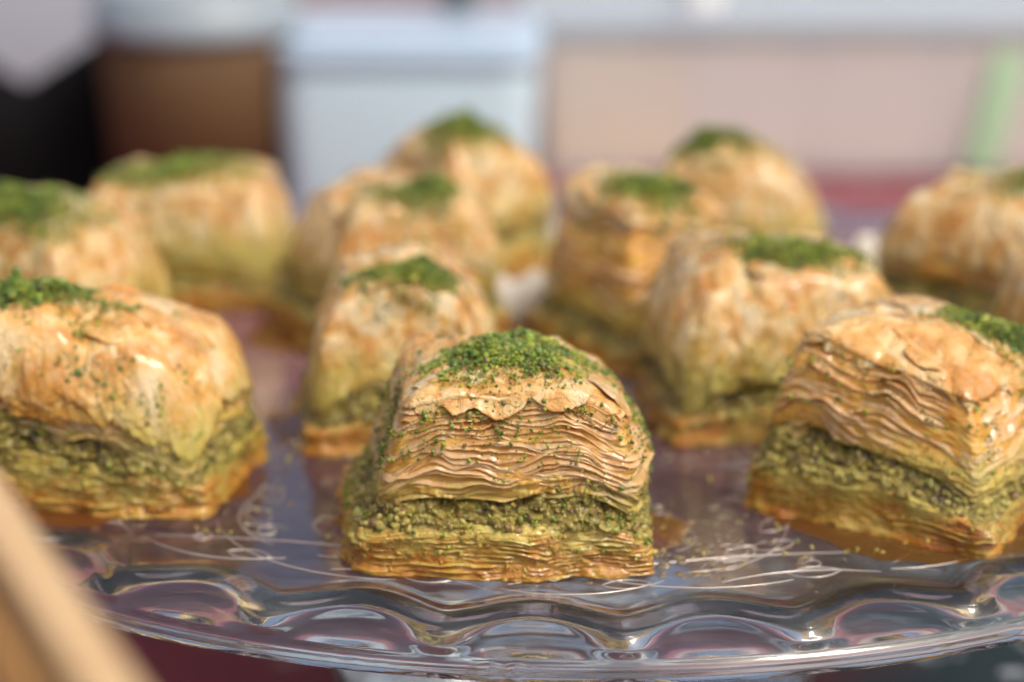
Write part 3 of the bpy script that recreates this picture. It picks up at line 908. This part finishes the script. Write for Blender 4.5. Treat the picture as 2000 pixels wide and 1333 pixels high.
# brown paper cup with white lid
cup = empty('coffee_cup', -103, 745, TZ)
cup.scale = (1, 1, 1.05)
tag(cup, 'brown ribbed paper coffee cup with a white plastic lid at the back left', 'cup')
m = NT('brown_ribbed_card')
wv = m.n('ShaderNodeTexWave'); wv.inputs['Scale'].default_value = .35; m.l(m.mm(rnd=False), wv.inputs['Vector'])
m.p(Base_Color=m.mix(m.noise(m.mm(rnd=False), .03, 3), (.10, .052, .018), (.13, .070, .026)), Roughness=.6)
M_CARD = m.m
th_r = lambda th: 1 + .006*np.sin(th*90)
obj('cup_body', lathe([(0, 0), (25, 0), (26, 1), (31.6, 66), (31, 66.5), (0, 64)], 96), simple('white_card', (.72, .70, .66)), cup)
obj('cup_sleeve', lathe([(26.4, 4), (27.2, 4), (32.2, 61), (31.6, 61.5)], 720, th_r), M_CARD, cup)
M_WHITEP = simple('white_plastic', (.30, .37, .42), .35)
obj('lid', lathe([(31.4, 60.5), (33.8, 60.6), (34.2, 62), (34.2, 66), (32.5, 68), (31.5, 74), (30.5, 75.5), (28.5, 75.5), (27.5, 72), (0, 71.5)], 96), M_WHITEP, cup)

# black bag at the left with a V shaped opening
bag = empty('black_bag', -175, 790, TZ)
tag(bag, 'black cloth bag slumped at the far left, its top dipping in a V', 'bag')
n_, m_ = 90, 30
X, Q = np.meshgrid(np.linspace(-95, 75, n_), np.linspace(0, 1, m_), indexing='ij')
hgt = 37 + .62*np.abs(X-5) + 3*noise(X*.05, 0, 0, 3)
hgt = np.minimum(hgt, 95)
ang = Q*math.pi
Yb = -28*np.cos(ang)*(1+.1*noise(X*.04, Q*3, 0, 9)); Zb = hgt*np.sin(ang)**.55
fold = 2.5*noise(X*.06, Q*4, 0, 12)
V = np.stack([X, Yb+fold, Zb], -1)
obj('bag_body', (V.reshape(-1, 3), grid_faces(n_, m_, wrap_u=False)), simple('black_fabric', (.006, .0055, .006), .95, Specular_IOR_Level=.1), bag)
tb = tube([(-60, -20, 50), (-64, -30, 38), (-60, -33, 20), (-40, -32, 8)], 3, 8)
obj('bag_handle', tb, simple('black_strap', (.02, .02, .022), .6), bag)

# pale folded paper / box behind the bag
pb = empty('white_box', -200, 885, TZ)
tag(pb, 'pale lilac white carton standing behind the black bag', 'box')
M_PALE = simple('pale_card', (.48, .50, .58), .7, .06)
obj('carton_body', rbox(150, 60, 95, 2), M_PALE, pb)
obj('carton_flap', rbox(148, 30, 1.2, .5), simple('flap_card', (.66, .62, .70), .7), pb).location = (0, -.008, .0975)

# white tub left of centre
wt = empty('white_tub', -34, 760, TZ)
tag(wt, 'pale blue white plastic food tub with flat lid behind the middle pieces', 'tub')
M_BLUEW = simple('frosted_white_plastic', (.58, .78, .87), .35, .05, .01, Subsurface_Weight=.3, Subsurface_Scale=.01)
obj('tub_body', rbox(80, 66, 53, 3, .06, rc=10), M_BLUEW, wt)
obj('tub_lid', rbox(88, 73, 7, 2, rc=12), simple('milky_lid', (.46, .62, .76), .3, .04), wt).location = (0, 0, .0533)
obj('lid_rim', rbox(78, 64, 3, 1, rc=10), simple('milky_lid_top', (.46, .56, .68), .3, .04), wt).location = (0, 0, .0605)

# clear tub with pastry inside at the right
ct = empty('clear_tub', 110, 856, TZ)
tag(ct, 'long clear plastic tub of peach coloured pastry with a green sticker, back right', 'tub')
def mat_frost(name='clear_thin_plastic', c=(.95, .94, .93), f=.5):
    m = NT(name)
    tr = m.n('ShaderNodeBsdfTransparent'); tr.inputs[0].default_value = (.93, .95, .97, 1)
    m.p(Base_Color=c, Roughness=.18)
    mx = m.n('ShaderNodeMixShader'); mx.inputs[0].default_value = f
    m.l(tr.outputs[0], mx.inputs[1]); m.l(m.b.outputs[0], mx.inputs[2]); m.l(mx.outputs[0], m.out.inputs['Surface'])
    return m.m
M_FROST = mat_frost()
obj('tub_body', rbox(205, 100, 50, 3, .03, rc=10), M_FROST, ct)
obj('tub_lid', rbox(216, 108, 9, 2.5, rc=12), mat_frost('lid_plastic', (.60, .69, .76), .55), ct).location = (0, 0, .0502)
M_PEACH = simple('peach_pastry', (.80, .66, .54), .6, .3, .05)
M_YEL = simple('custard_pastry', (.88, .64, .26), .6, .12, .05)
gs = obj('sticker', rbox(11, .8, 44, .3), simple('green_sticker', (.46, .74, .46), .5), ct)
gs.location = (.0570, -.0540, .003); gs.rotation_euler = (0, R(12), 0)
for k, (x, w, h, mt) in enumerate(((-72, 50.6, 42, M_YEL), (-24, 44.6, 41, M_PEACH), (22, 46.6, 41.5, M_PEACH), (70.5, 49.6, 41, M_PEACH))):
    c_ = empty('boxed_pastry', 110+x, 852, TZ + 1.2)
    tag(c_, ['yellow pastry at the left end inside the clear tub', 'short peach pastry second from the left inside the clear tub',
             'taller peach pastry right of the middle inside the clear tub', 'peach pastry beside the green sticker inside the clear tub'][k],
        'pastry', 'pastries inside the clear tub')
    obj('pastry_body', rbox(w, 60, h, 1.5, 0, rc=3), mt, c_)
    obj('pastry_top', rbox(w*.8, 44, 4, 1.8, rc=10), M_YEL if k else M_PEACH, c_).location = (0, 0, (h-.5)*S)
kn = empty('bottle_cap', 66, 816, TZ + 59.4)
tag(kn, 'small glossy white bottle cap standing on the lid of the clear tub', 'cap')
obj('cap_body', lathe([(0, 0), (7.6, 0), (8.2, 1), (8.2, 10), (7.4, 12), (0, 12.4)], 64), simple('bright_white_cap', (.85, .86, .88), .15), kn)
obj('cap_ring', lathe([(8.25, .4), (8.9, .8), (8.9, 2.4), (8.25, 2.8)], 64), simple('cap_ring_white', (.8, .82, .84), .2), kn)
dk = empty('dark_jar', -18, 780, TZ + 63.7)
tag(dk, 'small dark grey jar standing on the lid of the white tub', 'jar')
obj('jar_body', lathe([(0, 0), (5.4, 0), (6, 1), (6, 14), (4.6, 17), (0, 17)], 48), simple('slate', (.12, .15, .17), .4), dk)
obj('jar_cap', lathe([(4.8, 17.1), (5, 18), (4.8, 23), (0, 23.4)], 48), simple('dark_cap', (.10, .12, .14), .4), dk)

# pale stall counter block behind everything
bk = empty('stall_panel', 0, 1250, TZ)
tag(bk, 'pale grey stall panel closing the back of the table', 'panel')
obj('panel_board', rbox(1800, 20, 190, 3), simple('pale_panel', (.52, .58, .62), .7, .15, .006), bk)
obj('panel_rail', rbox(1800, 34, 12, 3), simple('rail_white', (.42, .47, .50), .5), bk).location = (0, 0, .1905)

# ------------------------------------------------------------------ wooden box corner in the near left
bx = empty('wooden_box', -64.5, 174, TZ)
tag(bx, 'out of focus pale wooden box whose rim crosses the near left corner', 'box')
m = NT('pale_wood')
w1 = m.noise(m.mm((.12, 1.0, 1.0), rnd=False), .6, 4, .6)
m.p(Base_Color=m.ramp(w1, [(.3, (.56, .36, .17)), (.7, (.68, .48, .27))]), Roughness=.5)
M_WOOD = m.m
M_EDGE = simple('orange_bevel_shade', (.50, .27, .09), .5, .15, .05)  # darker orange carries the shade inside the rim
def wall(p, q_, z0, h, th):
    p, q_ = np.array(p, float), np.array(q_, float); L = np.linalg.norm(q_-p)
    V, F = rbox(L, th, h, .8, rc=1.2)
    a = math.atan2(*(q_-p)[::-1]); c, s_ = math.cos(a), math.sin(a)
    mid = (p+q_)/2
    V = V.copy(); x, y = V[:, 0].copy(), V[:, 1].copy()
    V[:, 0] = c*x - s_*y + mid[0]; V[:, 1] = s_*x + c*y + mid[1]; V[:, 2] += z0
    return V, F
# corners relative to the box origin
eL = np.array((.41, -.912)); pL = np.array((-.912, -.41))
A_ = np.array((-60., 231.)) - (-62, 176); B_ = A_ + eL*125; C_ = B_ + pL*100; D_ = A_ + pL*100
BH = 108
for p_, q_ in ((A_, B_), (B_ + pL*4.2, C_), (C_, D_), (D_ - pL*4.2, A_ + pL*4.2)):
    obj('wall', wall(p_, q_, 0, BH-3, 4), M_WOOD, bx)
    obj('rim_strip', wall(p_ , q_, BH-2.9, 3, 4.6), M_WOOD, bx)
obj('bevel_shade', wall(A_ + pL*3.4 + eL*3, B_ + pL*3.4 - eL*3, BH-8, 4, 2.2), M_EDGE, bx)  # added strip: shade of the inner bevel put into its colour
obj('floor', wall(A_ + pL*50 + eL*3, B_ + pL*50 - eL*3, 1, 3, 92), M_WOOD, bx)
